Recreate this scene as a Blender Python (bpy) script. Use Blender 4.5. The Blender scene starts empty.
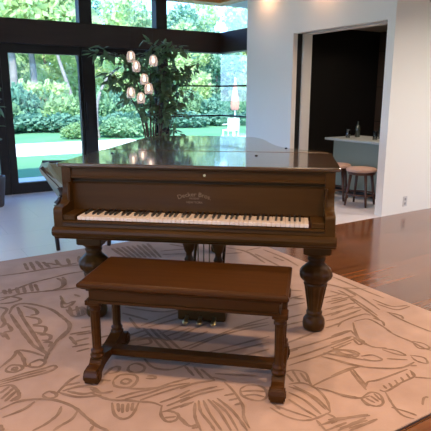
import bpy, math, random
from mathutils import Vector, Matrix
C = bpy.context.scene.collection
PI = math.pi
R = math.radians
RUG_LINES = [[(596,4092),(763,4070),(941,4070),(1121,4047),(1247,4018)],[(825,4316),(809,4120)],[(873,4322),(856,4090)],[(921,4328),(918,4085)],[(963,4266),(973,4085)],[(1070,4273),(1068,4094),(1191,4088)],[(980,4219),(1048,4120)],[(1163,4253),(1133,4088)],[(1267,4264),(1225,4102),(1276,4107)],[(529,3711),(626,3729),(772,3804),(915,3833),(1066,3862),(1191,3849)],[(504,3568),(635,3619),(756,3596),(907,3554),(1034,3529)],[(953,3809),(969,3711),(927,3596),(865,3580)],[(997,3812),(983,3702),(948,3610)],[(563,3769),(560,3666)],[(603,3771),(590,3663)],[(650,3768),(638,3633)],[(700,3776),(681,3627)],[(752,3788),(731,3627)],[(781,3770),(768,3614)],[(513,3620),(585,3600),(630,3523),(564,3492),(495,3512)],[(876,3444),(862,3284),(927,3290),(877,3229),(832,3234),(860,3356)],[(965,3414),(986,3351)],[(841,3184),(853,3049),(926,3045)],[(836,3143),(898,3148),(936,3169),(949,3116)],[(871,3210),(840,3056)],[(916,3204),(877,3033)],[(936,3169),(908,3035)],[(513,3302),(555,3406),(613,3439),(687,3370),(758,3236),(786,3070),(793,2947),(748,2844),(689,2777)],[(519,3298),(522,3135),(529,2981),(532,2875)],[(581,3390),(573,3182),(576,2952),(577,2847)],[(617,3390),(668,3291),(663,3208),(622,3213)],[(593,3211),(652,3133),(642,3060),(602,3066)],[(598,3049),(659,2992),(633,2916),(595,2922)],[(603,2900),(654,2868),(638,2808)],[(484,3451),(515,3387),(469,3288),(462,3172),(426,3118)],[(474,3165),(478,3049),(437,3038),(442,2930)],[(414,3052),(426,2975)],[(837,2862),(948,2850)],[(785,2786),(915,2759)],[(535,3005),(540,2796),(574,2680),(578,2647)],[(570,2984),(576,2790),(569,2683)],[(589,2954),(652,2861),(631,2805),(598,2826)],[(596,2794),(635,2770),(609,2721)],[(750,2872),(657,2756),(583,2644),(553,2574)],[(339,2624),(424,2713),(454,2770),(510,2720),(561,2628)],[(454,2770),(461,2661),(455,2579),(475,2567)],[(481,2591),(531,2603),(550,2562),(513,2529),(472,2555),(481,2591)],[(362,2596),(395,2622),(435,2592),(432,2553),(391,2543),(362,2569),(362,2596)],[(395,2594),(410,2585),(405,2561),(391,2570),(395,2594)],[(317,2495),(427,2503),(517,2500),(576,2504),(580,2474),(528,2453),(417,2457),(310,2458)],[(314,2479),(422,2480),(534,2476)],[(307,2440),(356,2422),(371,2342),(361,2292),(339,2283)],[(296,2377),(345,2417)],[(292,2324),(361,2394)],[(302,2296),(364,2358)],[(324,2282),(365,2311)],[(272,2241),(355,2263),(431,2237),(501,2183),(556,2085),(581,1969),(605,1888)],[(270,2173),(359,2187),(418,2224)],[(463,2262),(493,2273),(516,2240),(509,2211),(478,2215),(463,2239),(463,2262)],[(514,2230),(604,2316),(664,2342)],[(528,2244),(590,2160),(675,2119),(688,2121)],[(549,2242),(627,2241),(680,2196),(695,2140)],[(573,2286),(643,2275)],[(568,2231),(625,2168),(688,2156)],[(510,2124),(480,2071),(420,2031),(359,2012)],[(561,2051),(522,2006),(466,1984),(432,1967)],[(582,1912),(563,1885)],[(252,2126),(257,2076)],[(754,2815),(872,2796)],[(734,2708),(836,2712)],[(718,2653),(813,2642)],[(723,2587),(795,2589)],[(745,2786),(748,2666)],[(655,2165),(694,2085),(732,2039),(777,2011),(818,1974),(868,1933),(892,1886)],[(665,2194),(699,2131),(751,2117)],[(712,2030),(689,1941),(706,1891),(750,1893),(815,1966)],[(733,2012),(712,1946)],[(749,1996),(722,1930)],[(773,1988),(743,1928)],[(792,1980),(763,1925)],[(785,2204),(834,2236),(892,2200),(890,2151),(841,2108),(800,2122),(774,2161),(785,2204)],[(818,2183),(844,2187),(857,2159),(832,2142),(813,2161),(818,2183)],[(908,2297),(948,2300),(969,2245),(941,2209),(901,2220),(885,2257),(908,2297)],[(765,2279),(824,2322),(859,2314),(836,2274),(789,2277)],[(1004,2322),(1000,2240),(1025,2183),(1085,2146),(1184,2153)],[(942,2156),(971,2138),(967,2115),(928,2140)],[(766,2155),(852,2077),(940,2034),(1015,2036),(1113,2025)],[(739,2056),(840,2050),(949,2028)],[(772,2025),(882,2012),(991,2014),(1092,1988)],[(827,1980),(928,1984),(1087,1979)],[(895,1916),(979,1918),(1062,1935)],[(909,1875),(1034,1884)],[(894,1844),(1012,1843)],[(896,1894),(861,1834),(860,1776),(897,1763),(925,1794),(902,1838),(872,1847)],[(862,1804),(909,1785)],[(917,1779),(919,1720),(929,1696)],[(580,1941),(602,1890),(627,1846)],[(987,2551),(1122,2534),(1215,2425)],[(950,2493),(1031,2396)],[(885,2682),(940,2682)],[(866,2593),(920,2592)],[(706,2316),(731,2250),(775,2210)],[(1149,2147),(1140,2033)],[(1184,2112),(1168,1990)],[(1203,2073),(1205,1942)],[(1239,1997),(1403,1869)],[(1212,1975),(1253,1912)],[(1027,1968),(1118,1972),(1205,1942)],[(991,1900),(1092,1905),(1187,1892)],[(956,1836),(1031,1842)],[(973,1867),(1077,1880),(1204,1858)],[(1270,1817),(1315,1825),(1353,1801),(1368,1756),(1341,1704),(1296,1688),(1257,1723),(1246,1774),(1270,1817)],[(1261,1795),(1316,1770),(1358,1734)],[(1250,1761),(1297,1743),(1326,1702)],[(1238,1909),(1231,1818),(1203,1703),(1158,1629),(1133,1550)],[(1031,1831),(979,1741),(952,1643)],[(1054,1839),(1018,1757),(1009,1664),(1001,1613)],[(1072,1828),(1043,1720),(1025,1598)],[(1094,1824),(1087,1713),(1058,1577)],[(1107,1805),(1113,1697),(1082,1562)],[(1135,1810),(1139,1681),(1115,1542)],[(1173,1809),(1229,1796)],[(1170,1766),(1221,1756)],[(1172,1722),(1214,1718)],[(924,1775),(927,1697),(968,1690)],[(927,1679),(956,1670)],[(1346,1701),(1330,1646),(1324,1586)],[(1718,2063),(1916,2075),(2003,2092)],[(1677,1993),(1902,1981),(2177,1983)],[(1603,1921),(1806,1913),(2110,1919)],[(1603,1865),(1821,1858),(1952,1869),(2068,1878)],[(1650,1980),(1759,1974)],[(2177,1983),(2133,1870),(2124,1810)],[(2122,1912),(2113,1817)],[(1813,1849),(1861,1761),(1907,1675),(1941,1627)],[(1850,1871),(1917,1783),(1996,1677)],[(1911,1863),(1975,1823),(1990,1753),(1929,1761),(1903,1837)],[(1515,1812),(1583,1822),(1628,1768),(1589,1691),(1571,1654)],[(1542,1809),(1522,1732)],[(1588,1819),(1544,1706)],[(1608,1780),(1580,1696)],[(1571,1654),(1688,1666),(1851,1669),(1927,1663)],[(1837,1664),(1798,1573),(1769,1495)],[(1490,1728),(1554,1700),(1576,1627),(1550,1530),(1500,1456)],[(1297,1624),(1311,1544),(1349,1481),(1405,1456),(1500,1456)],[(1445,1674),(1465,1583),(1454,1465)],[(1477,1712),(1512,1620),(1495,1480)],[(1502,1708),(1522,1569),(1502,1465)],[(1325,1627),(1362,1542),(1402,1468)],[(1408,1629),(1417,1528),(1425,1463)],[(1583,1634),(1618,1577),(1647,1503),(1694,1462),(1746,1452)],[(1694,1462),(1679,1407),(1696,1407)],[(1477,1461),(1487,1415),(1450,1418)],[(1408,1445),(1391,1370)],[(1389,1410),(1484,1397),(1579,1368),(1629,1346)],[(1391,1370),(1506,1365)],[(1452,1352),(1594,1329)],[(1485,1331),(1590,1312)],[(2752,2743),(2749,2595),(2741,2407),(2746,2225)],[(2586,2503),(2580,2429),(2534,2237),(2480,2052)],[(2662,2510),(2627,2323),(2564,2106)],[(2633,2527),(2772,2414)],[(2577,2404),(2525,2290),(2470,2100),(2438,1996)],[(2421,2402),(2519,2391)],[(2364,2343),(2515,2344)],[(2296,2273),(2497,2284)],[(2231,2206),(2466,2234)],[(2182,2155),(2462,2170)],[(2147,2061),(2231,2105),(2419,2111),(2443,2075)],[(2024,1993),(2137,1994),(2183,1983)],[(1963,1930),(2127,1929)],[(1924,1889),(2116,1901)],[(2291,2068),(2390,2046),(2384,1932),(2355,1822),(2362,1715),(2358,1620),(2368,1582)],[(2273,2060),(2189,1961),(2128,1860),(2130,1777),(2184,1728)],[(2428,2043),(2436,1977),(2396,1925)],[(2127,1929),(2139,1853),(2085,1837),(2110,1905)],[(2663,2252),(2673,2105),(2780,2061)],[(2626,2180),(2653,2051),(2777,2040)],[(2573,2057),(2604,1974),(2573,1932)],[(2571,2037),(2556,1883),(2566,1727)],[(1896,1860),(1970,1830),(1984,1760)],[(1908,1837),(1945,1755)],[(1840,1802),(1878,1707),(1953,1620),(2073,1545),(2183,1546)],[(1932,1897),(1939,1800),(2003,1760),(2000,1808),(1934,1864)],[(1915,1845),(1962,1755)],[(1994,1736),(2056,1712),(2059,1652),(2008,1669),(1985,1712)],[(2160,1739),(2204,1681),(2204,1620),(2172,1655),(2150,1730)],[(2371,1706),(2402,1653),(2382,1601),(2334,1631),(2353,1684)],[(2225,1607),(2266,1552),(2229,1503),(2204,1547),(2219,1595)],[(2089,1647),(2173,1581)],[(1716,1674),(1834,1680),(1891,1672)],[(1844,1674),(1804,1582),(1782,1510)],[(1862,1676),(1821,1583),(1794,1514)],[(1790,1517),(1831,1540),(1895,1525),(2094,1518)],[(1822,1462),(1842,1437),(1956,1450),(2067,1456),(2094,1505)],[(1868,1480),(1858,1451)],[(1908,1480),(1890,1443)],[(1954,1483),(1935,1446)],[(2000,1485),(1979,1448)],[(2051,1492),(2029,1454)],[(2090,1494),(2062,1459)],[(2133,1535),(2163,1516)],[(1620,1576),(1645,1526),(1697,1460)],[(1697,1460),(1770,1471),(1792,1435),(1753,1382),(1710,1377),(1689,1411),(1697,1460)],[(1715,1449),(1722,1401)],[(1748,1451),(1743,1399)],[(1776,1456),(1759,1400)],[(1830,1434),(1785,1362),(1754,1298),(1752,1260),(1772,1228)],[(1756,1338),(1788,1277),(1801,1239)],[(2058,1449),(2117,1399)],[(1889,1276),(1941,1308),(1967,1303)],[(1467,1418),(1524,1392),(1628,1357)],[(1434,1343),(1548,1348)],[(1471,1340),(1600,1344)],[(1444,1394),(1486,1396)],[(1475,1318),(1636,1312)],[(2133,2564),(2302,2557)],[(2057,2471),(2232,2454)],[(1949,2326),(2093,2318)],[(1879,2251),(2030,2235)],[(2395,2449),(2536,2436)],[(2351,2380),(2530,2365),(2616,2361)],[(2263,2298),(2428,2286),(2536,2265)],[(2175,2226),(2385,2223),(2503,2194)],[(2145,2163),(2292,2153),(2408,2165)],[(2076,2091),(2194,2094)],[(2528,2519),(2561,2395)],[(2605,2635),(2645,2499),(2616,2361)],[(2263,2711),(2360,2623)],[(2220,2558),(2273,2500)],[(1178,3017),(1338,2829),(1470,2790)],[(1129,2937),(1223,2755)],[(1139,2848),(1123,2701),(1128,2661)],[(999,2616),(1168,2636)],[(1000,2548),(1143,2579)],[(1027,2482),(1105,2466),(1118,2525),(1050,2534)],[(1152,2665),(1134,2322)],[(1187,2643),(1171,2298)],[(1215,2606),(1214,2287)],[(1153,2701),(1473,2766)],[(1182,2665),(1478,2678)],[(1200,2544),(1427,2588)],[(1221,2495),(1388,2518)],[(1235,2435),(1350,2450)],[(1287,2455),(1479,2517),(1610,2514)],[(1259,2403),(1454,2421)],[(1214,2318),(1457,2348),(1631,2366),(1833,2336)],[(1257,2291),(1530,2338),(1819,2306)],[(1295,2206),(1514,2195),(1724,2182)],[(1314,2164),(1553,2139),(1680,2125)],[(1547,2364),(1694,2384),(1881,2386)],[(1433,2075),(1629,2060)],[(1591,4337),(1592,4012)],[(1638,4333),(1629,3989)],[(1686,4330),(1666,3966)],[(1734,4326),(1703,3943)],[(1783,4322),(1740,3920)],[(1832,4318),(1777,3897)],[(1882,4315),(1814,3874)],[(1932,4311),(1851,3851)],[(1928,4026),(2173,3958)],[(1899,3922),(2113,3829)],[(2098,4180),(2190,3990)],[(2171,4227),(2236,4049)],[(2482,3817),(2569,3610),(2515,3264)],[(2596,3521),(2567,3137)],[(2588,3636),(2757,3646)],[(2734,3583),(2737,3292),(2696,3057)],[(2378,3656),(2520,3604)],[(2679,3363),(2682,3225)]]

# ------------------------------------------------------------------ materials
def mat(name, col, rough=.5, metal=0., spec=.5, coat=0., emit=None, estr=0., noise=None, bump=None, trans=0., sheen=0.):
    m = bpy.data.materials.new(name); m.use_nodes = True
    nt = m.node_tree; b = nt.nodes['Principled BSDF']
    b.inputs['Base Color'].default_value = (*col, 1); b.inputs['Roughness'].default_value = rough
    b.inputs['Metallic'].default_value = metal; b.inputs['Specular IOR Level'].default_value = spec
    b.inputs['Coat Weight'].default_value = coat; b.inputs['Coat Roughness'].default_value = .05
    b.inputs['Sheen Weight'].default_value = sheen
    if emit:
        b.inputs['Emission Color'].default_value = (*emit, 1); b.inputs['Emission Strength'].default_value = estr
    tc = nt.nodes.new('ShaderNodeTexCoord')
    if noise:                                   # (scale vector, second colour, detail)
        mp = nt.nodes.new('ShaderNodeMapping'); mp.inputs['Scale'].default_value = noise[0]
        nz = nt.nodes.new('ShaderNodeTexNoise'); nz.inputs['Scale'].default_value = 1; nz.inputs['Detail'].default_value = noise[2]
        mx = nt.nodes.new('ShaderNodeMix'); mx.data_type = 'RGBA'
        cr = nt.nodes.new('ShaderNodeMapRange'); cr.inputs[1].default_value = .32; cr.inputs[2].default_value = .68
        nt.links.new(tc.outputs['Object'], mp.inputs[0]); nt.links.new(mp.outputs[0], nz.inputs['Vector'])
        nt.links.new(nz.outputs['Fac'], cr.inputs[0]); nt.links.new(cr.outputs[0], mx.inputs[0])
        mx.inputs[6].default_value = (*col, 1); mx.inputs[7].default_value = (*noise[1], 1)
        nt.links.new(mx.outputs[2], b.inputs['Base Color'])
    if bump:                                    # (scale, strength)
        bn = nt.nodes.new('ShaderNodeTexNoise'); bn.inputs['Scale'].default_value = bump[0]
        bp_ = nt.nodes.new('ShaderNodeBump'); bp_.inputs['Strength'].default_value = bump[1]; bp_.inputs['Distance'].default_value = .01
        nt.links.new(tc.outputs['Object'], bn.inputs['Vector']); nt.links.new(bn.outputs['Fac'], bp_.inputs['Height'])
        nt.links.new(bp_.outputs[0], b.inputs['Normal'])
    if trans:
        tr = nt.nodes.new('ShaderNodeBsdfTranslucent'); tr.inputs[0].default_value = (*[min(1, c*1.3) for c in col], 1)
        ms = nt.nodes.new('ShaderNodeMixShader'); ms.inputs[0].default_value = trans
        nt.links.new(b.outputs[0], ms.inputs[1]); nt.links.new(tr.outputs[0], ms.inputs[2])
        nt.links.new(ms.outputs[0], nt.nodes['Material Output'].inputs[0])
    return m

def glass_mat(name, tint, refl):
    m = bpy.data.materials.new(name); m.use_nodes = True; nt = m.node_tree; nt.nodes.remove(nt.nodes['Principled BSDF'])
    t = nt.nodes.new('ShaderNodeBsdfTransparent'); t.inputs[0].default_value = (*tint, 1)
    g = nt.nodes.new('ShaderNodeBsdfGlossy'); g.inputs['Roughness'].default_value = .02
    f = nt.nodes.new('ShaderNodeFresnel'); f.inputs[0].default_value = 1.45
    k = nt.nodes.new('ShaderNodeMath'); k.operation = 'MULTIPLY'; k.inputs[1].default_value = refl
    ms = nt.nodes.new('ShaderNodeMixShader')
    nt.links.new(f.outputs[0], k.inputs[0]); nt.links.new(k.outputs[0], ms.inputs[0])
    nt.links.new(t.outputs[0], ms.inputs[1]); nt.links.new(g.outputs[0], ms.inputs[2])
    nt.links.new(ms.outputs[0], nt.nodes['Material Output'].inputs[0])
    return m

def shade_mat(name):
    m = bpy.data.materials.new(name); m.use_nodes = True; nt = m.node_tree; b = nt.nodes['Principled BSDF']
    b.inputs['Base Color'].default_value = (.9, .74, .66, 1); b.inputs['Roughness'].default_value = .15
    t = nt.nodes.new('ShaderNodeBsdfTransparent'); tl = nt.nodes.new('ShaderNodeBsdfTranslucent'); tl.inputs[0].default_value = (.95, .82, .74, 1)
    a = nt.nodes.new('ShaderNodeMixShader'); a.inputs[0].default_value = .6; c = nt.nodes.new('ShaderNodeMixShader'); c.inputs[0].default_value = .52
    nt.links.new(b.outputs[0], a.inputs[1]); nt.links.new(tl.outputs[0], a.inputs[2]); nt.links.new(t.outputs[0], c.inputs[1]); nt.links.new(a.outputs[0], c.inputs[2])
    nt.links.new(c.outputs[0], nt.nodes['Material Output'].inputs[0])
    return m

def board_mat(name, c1, c2, mortar, bw, rh, rough, msize=.003, grain=True, rot=0, coat=0., vertical=False):
    m = bpy.data.materials.new(name); m.use_nodes = True; nt = m.node_tree; b = nt.nodes['Principled BSDF']
    b.inputs['Roughness'].default_value = rough; b.inputs['Coat Weight'].default_value = coat; b.inputs['Coat Roughness'].default_value = .1
    tc = nt.nodes.new('ShaderNodeTexCoord'); mp = nt.nodes.new('ShaderNodeMapping')
    mp.inputs['Rotation'].default_value = (R(90), 0, R(90)) if vertical else (0, 0, rot)
    br = nt.nodes.new('ShaderNodeTexBrick'); br.inputs['Scale'].default_value = 1
    br.inputs['Brick Width'].default_value = bw; br.inputs['Row Height'].default_value = rh; br.inputs['Mortar Size'].default_value = msize
    br.inputs['Color1'].default_value = (*c1, 1); br.inputs['Color2'].default_value = (*c2, 1); br.inputs['Mortar'].default_value = (*mortar, 1)
    nt.links.new(tc.outputs['Object'], mp.inputs[0]); nt.links.new(mp.outputs[0], br.inputs['Vector'])
    if grain:
        m2 = nt.nodes.new('ShaderNodeMapping'); m2.inputs['Scale'].default_value = (1.5, 22, 1)
        nz = nt.nodes.new('ShaderNodeTexNoise'); nz.inputs['Scale'].default_value = 1.; nz.inputs['Detail'].default_value = 5
        mx = nt.nodes.new('ShaderNodeMix'); mx.data_type = 'RGBA'; mx.blend_type = 'MULTIPLY'; mx.inputs[0].default_value = .75
        rp = nt.nodes.new('ShaderNodeValToRGB'); rp.color_ramp.elements[0].position = .3; rp.color_ramp.elements[0].color = (.45, .4, .36, 1); rp.color_ramp.elements[1].position = .65
        nt.links.new(tc.outputs['Object'], m2.inputs[0]); nt.links.new(m2.outputs[0], nz.inputs['Vector']); nt.links.new(nz.outputs['Fac'], rp.inputs[0])
        nt.links.new(br.outputs['Color'], mx.inputs[6]); nt.links.new(rp.outputs[0], mx.inputs[7]); nt.links.new(mx.outputs[2], b.inputs['Base Color'])
    else:
        nt.links.new(br.outputs['Color'], b.inputs['Base Color'])
    return m

M = {}
M['wood'] = mat('piano_wood', (.064, .027, .0055), .38, spec=.12, coat=.03, noise=((2.2, 30, 30), (.047, .0185, .0035), 4))
M['lid'] = mat('piano_lid_wood', (.085, .040, .014), .22, spec=.6, coat=1., noise=((1.5, 24, 24), (.060, .028, .010), 4))
M['bench'] = mat('bench_wood', (.067, .0225, .0035), .38, spec=.12, coat=.03, noise=((2, 34, 34), (.048, .015, .002), 4))
M['ivory'] = mat('ivory', (.80, .62, .49), .35)
M['ebony'] = mat('ebony', (.012, .009, .008), .35)
M['brass'] = mat('brass', (.62, .48, .24), .3, metal=1.)
M['hinge'] = mat('dark_brass_hinge', (.16, .10, .05), .45, metal=.6)
M['gilt'] = mat('gilt_letters', (.20, .125, .06), .45)
M['felt'] = mat('red_felt', (.10, .012, .010), .9)
M['rug'] = mat('rug_wool', (.51, .315, .222), .95, spec=.1, sheen=.1, noise=((5, 5, 5), (.435, .262, .18), 4), bump=(220, .12))
M['rugline'] = mat('rug_carved_line', (.25, .145, .092), .95, spec=.1, noise=((16, 16, 16), (.335, .205, .138), 3))
M['rugedge'] = mat('rug_edge', (.10, .06, .04), .9)
M['floor'] = board_mat('wood_planks', (.26, .092, .032), (.17, .060, .020), (.08, .028, .010), 1.7, .11, .15, .002, True, coat=.38)
M['tile'] = board_mat('limestone_tile', (.77, .70, .69), (.74, .67, .66), (.64, .58, .57), .9, .6, .28, .004, False)
M['wall'] = mat('white_paint', (.86, .815, .735), .85, spec=.25, bump=(120, .03))
M['ceil'] = mat('ceiling_paint', (.78, .77, .74), .9)
M['frame'] = mat('dark_bronze_frame', (.018, .011, .008), .5, spec=.3, noise=((3, 3, 20), (.013, .008, .006), 3))
M['beam'] = mat('dark_beam_panel', (.036, .018, .012), .5, spec=.3, noise=((2, 2, 20), (.028, .014, .010), 3))
M['trim'] = mat('glow_orange_wood_trim', (.86, .36, .12), .4, noise=((2, 20, 20), (.74, .29, .09), 3))  # bright orange base carries the warm lamp glow on the wood
M['glass'] = glass_mat('window_glass', (.95, .985, .985), .3)
M['shade'] = shade_mat('glowing_glass_shade')
M['bulb'] = mat('bulb', (1, .8, .6), .5, emit=(1, .76, .56), estr=4)
M['black'] = mat('black_metal', (.012, .012, .012), .4)
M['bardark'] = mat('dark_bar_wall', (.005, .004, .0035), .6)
M['bartile'] = board_mat('dark_stone_tile', (.11, .07, .048), (.075, .05, .035), (.03, .02, .015), .6, .16, .5, .006, False, vertical=True)
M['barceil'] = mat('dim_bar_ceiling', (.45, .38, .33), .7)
M['countertop'] = mat('pale_stone_counter', (.50, .53, .50), .3)
M['barpanel'] = mat('grey_green_panel', (.30, .335, .265), .5)
M['leather'] = mat('pinkish_tan_leather', (.66, .42, .32), .5, noise=((8, 8, 8), (.58, .36, .27), 3))
M['stoolwood'] = mat('stool_wood', (.085, .032, .017), .4)
M['bottle'] = mat('dark_bottle_glass', (.05, .06, .045), .08, coat=.6)
M['tumbler'] = glass_mat('tumbler_glass', (.75, .78, .76), 4)
M['plastic'] = mat('white_plastic', (.62, .58, .54), .4)
M['slot'] = mat('grey_slot', (.33, .30, .28), .6)
M['leaf'] = mat('indoor_leaf', (.13, .20, .09), .36, trans=.45, noise=((5, 5, 5), (.20, .27, .14), 2))
M['bark'] = mat('indoor_bark', (.10, .065, .04), .8)
M['pot'] = mat('dark_pot', (.06, .045, .04), .5)
M['soil'] = mat('soil', (.03, .02, .014), .95)
M['upholstery'] = mat('grey_green_upholstery', (.30, .37, .35), .35)
M['chairwood'] = mat('dark_chair_wood', (.030, .014, .009), .3)
M['lawn'] = mat('lawn_grass', (.105, .27, .14), .95, spec=.1, noise=((.7, .7, .7), (.14, .32, .16), 5))
M['patio'] = mat('pale_paving', (.78, .74, .68), .9, noise=((1, 1, 1), (.70, .67, .62), 3))
M['canopy1'] = mat('leaves_green', (.32, .48, .28), .8, trans=.5, noise=((.6, .6, .6), (.45, .58, .32), 4))
M['canopy2'] = mat('leaves_yellow_green', (.54, .64, .34), .8, trans=.55, noise=((.6, .6, .6), (.40, .55, .32), 4))
M['canopy3'] = mat('leaves_blue_green', (.20, .39, .29), .8, trans=.4, noise=((.6, .6, .6), (.32, .49, .33), 4))
M['shrub1'] = mat('shrub_green', (.17, .33, .18), .8, trans=.35, noise=((.9, .9, .9), (.26, .42, .23), 4))
M['shrub2'] = mat('shrub_yellow_green', (.30, .44, .20), .8, trans=.4, noise=((.9, .9, .9), (.22, .38, .19), 4))
M['shrub3'] = mat('shrub_blue_green', (.10, .25, .18), .8, trans=.3, noise=((.9, .9, .9), (.17, .33, .22), 4))
M['trunk'] = mat('pale_trunk', (.24, .225, .22), .9, noise=((2, 2, 6), (.16, .15, .145), 4))
M['trunkd'] = mat('brown_trunk', (.22, .17, .13), .9)
M['terracotta'] = mat('terracotta', (.62, .30, .20), .8)
M['redcloth'] = mat('faded_red_canvas', (.70, .26, .20), .85)
M['whitepaint'] = mat('white_outdoor_paint', (.82, .80, .76), .6)
M['lampw'] = mat('lamp_lens', (1, .9, .8), .5, emit=(1, .78, .55), estr=6)

# ------------------------------------------------------------------ mesh helpers
class MB:
    def __init__(s): s.v = []; s.f = []; s.m = []; s.sm = []
    def add(s, vs, fs, mi=0, smooth=False):
        o = len(s.v); s.v += [tuple(v) for v in vs]
        for f in fs: s.f.append(tuple(i+o for i in f)); s.m.append(mi); s.sm.append(smooth)
        return s
    def box(s, x0, x1, y0, y1, z0, z1, mi=0):
        return s.add([(x0,y0,z0),(x1,y0,z0),(x1,y1,z0),(x0,y1,z0),(x0,y0,z1),(x1,y0,z1),(x1,y1,z1),(x0,y1,z1)],
                     [(3,2,1,0),(4,5,6,7),(0,1,5,4),(1,2,6,5),(2,3,7,6),(3,0,4,7)], mi)
    def cbox(s, x0, x1, y0, y1, z0, z1, c=.004, mi=0):     # chamfered box
        b = [(x0+c,y0),(x1-c,y0),(x1,y0+c),(x1,y1-c),(x1-c,y1),(x0+c,y1),(x0,y1-c),(x0,y0+c)]
        i = [(x0+c*1.6,y0+c),(x1-c*1.6,y0+c),(x1-c,y0+c*1.6),(x1-c,y1-c*1.6),(x1-c*1.6,y1-c),(x0+c*1.6,y1-c),(x0+c,y1-c*1.6),(x0+c,y0+c*1.6)]
        return s.loft([[(x,y,z0) for x,y in i], [(x,y,z0+c) for x,y in b], [(x,y,z1-c) for x,y in b], [(x,y,z1) for x,y in i]], mi)
    def loft(s, rings, mi=0, smooth=False, cap=True, closed=True):
        n = len(rings[0]); vs = [p for r in rings for p in r]; fs = []
        for k in range(len(rings)-1):
            for i in range(n if closed else n-1):
                j = (i+1) % n; fs.append((k*n+i, k*n+j, (k+1)*n+j, (k+1)*n+i))
        o = len(s.v); s.add(vs, fs, mi, smooth)
        if cap and closed:
            s.f.append(tuple(o+i for i in range(n))[::-1]); s.m.append(mi); s.sm.append(False)
            s.f.append(tuple(o+(len(rings)-1)*n+i for i in range(n))); s.m.append(mi); s.sm.append(False)
        return s
    def lathe(s, prof, cx=0, cy=0, seg=28, mi=0, flute=None, smooth=True):   # prof: (z, r); flute=(z0,z1,n,depth)
        rings = []
        for z, r in prof:
            ring = []
            for i in range(seg):
                a = 2*PI*i/seg; rr = r
                for fl in (flute or ()):
                    if fl[0] <= z <= fl[1]: rr = r*(1-fl[3]*(.5+.5*math.cos(a*fl[2])))
                ring.append((cx+rr*math.cos(a), cy+rr*math.sin(a), z))
            rings.append(ring)
        return s.loft(rings, mi, smooth)
    def tube(s, pts, r, seg=8, mi=0, smooth=True):
        pts = [Vector(p) for p in pts]; rings = []
        rs = r if isinstance(r, (list, tuple)) else [r]*len(pts)
        for k, p in enumerate(pts):
            t = (pts[min(k+1, len(pts)-1)]-pts[max(k-1, 0)]).normalized()
            up = Vector((0,0,1)) if abs(t.z) < .9 else Vector((1,0,0))
            u = t.cross(up).normalized(); w = t.cross(u).normalized()
            rings.append([p+(u*math.cos(2*PI*i/seg)+w*math.sin(2*PI*i/seg))*rs[k] for i in range(seg)])
        return s.loft(rings, mi, smooth)
    def prism_x(s, prof, x0, x1, mi=0, smooth=False):       # prof: (y,z) outline extruded along x
        return s.loft([[(x0,y,z) for y,z in prof], [(x1,y,z) for y,z in prof]], mi, smooth)
    def prism_z(s, out, z0, z1, mi=0, c=0.):
        if not c: return s.loft([[(x,y,z0) for x,y in out], [(x,y,z1) for x,y in out]], mi)
        cx = sum(p[0] for p in out)/len(out); cy = sum(p[1] for p in out)/len(out)
        def ins(p):
            d = Vector((cx-p[0], cy-p[1])); d = d.normalized()*c; return (p[0]+d.x, p[1]+d.y)
        a = [ins(p) for p in out]
        return s.loft([[(x,y,z0) for x,y in a], [(x,y,z0+c) for x,y in out], [(x,y,z1-c) for x,y in out], [(x,y,z1) for x,y in a]], mi)
    def build(s, name, m, parent=None, loc=(0,0,0), rotz=0):
        me = bpy.data.meshes.new(name); me.from_pydata(s.v, [], s.f)
        for q in (m if isinstance(m, (list, tuple)) else [m]): me.materials.append(q)
        me.polygons.foreach_set('material_index', s.m); me.polygons.foreach_set('use_smooth', s.sm)
        me.update()
        import bmesh
        bm = bmesh.new(); bm.from_mesh(me)
        if len(bm.faces) < 20000: bmesh.ops.recalc_face_normals(bm, faces=bm.faces)
        bm.to_mesh(me); bm.free()
        o = bpy.data.objects.new(name, me); C.objects.link(o); o.location = loc; o.rotation_euler = (0,0,rotz)
        if parent: o.parent = parent
        return o

def spline(pts, n=6, closed=False):
    out = []; N = len(pts); D = len(pts[0])
    for i in range(N if closed else N-1):
        P = [pts[(i+k) % N] if closed else pts[max(0, min(N-1, i+k))] for k in (-1,0,1,2)]
        for j in range(n):
            t = j/n
            out.append(tuple(.5*((2*P[1][d])+(-P[0][d]+P[2][d])*t+(2*P[0][d]-5*P[1][d]+4*P[2][d]-P[3][d])*t*t+(-P[0][d]+3*P[1][d]-3*P[2][d]+P[3][d])*t**3) for d in range(D)))
    if not closed: out.append(tuple(pts[-1]))
    return out

def tag(o, label, cat, group=None, kind=None):
    o['label'] = label; o['category'] = cat
    if group: o['group'] = group
    if kind: o['kind'] = kind
    return o
def thing(name, label, cat, loc=(0,0,0), rotz=0, group=None):
    o = bpy.data.objects.new(name, None); o.empty_display_size = .1; C.objects.link(o)
    o.location = loc; o.rotation_euler = (0,0,rotz)
    return tag(o, label, cat, group)
def struct(name, mb, m, parent=None, label=None):
    o = mb.build(name, m, parent)
    if not parent:
        o['kind'] = 'structure'; o['category'] = name.split('_')[0]; o['label'] = label or name.replace('_', ' ')
    return o
def copy_tree(o, parent=None):
    c = o.copy(); C.objects.link(c)
    if parent: c.parent = parent
    for ch in [x for x in bpy.data.objects if x.parent == o]: copy_tree(ch, c)
    return c

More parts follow.
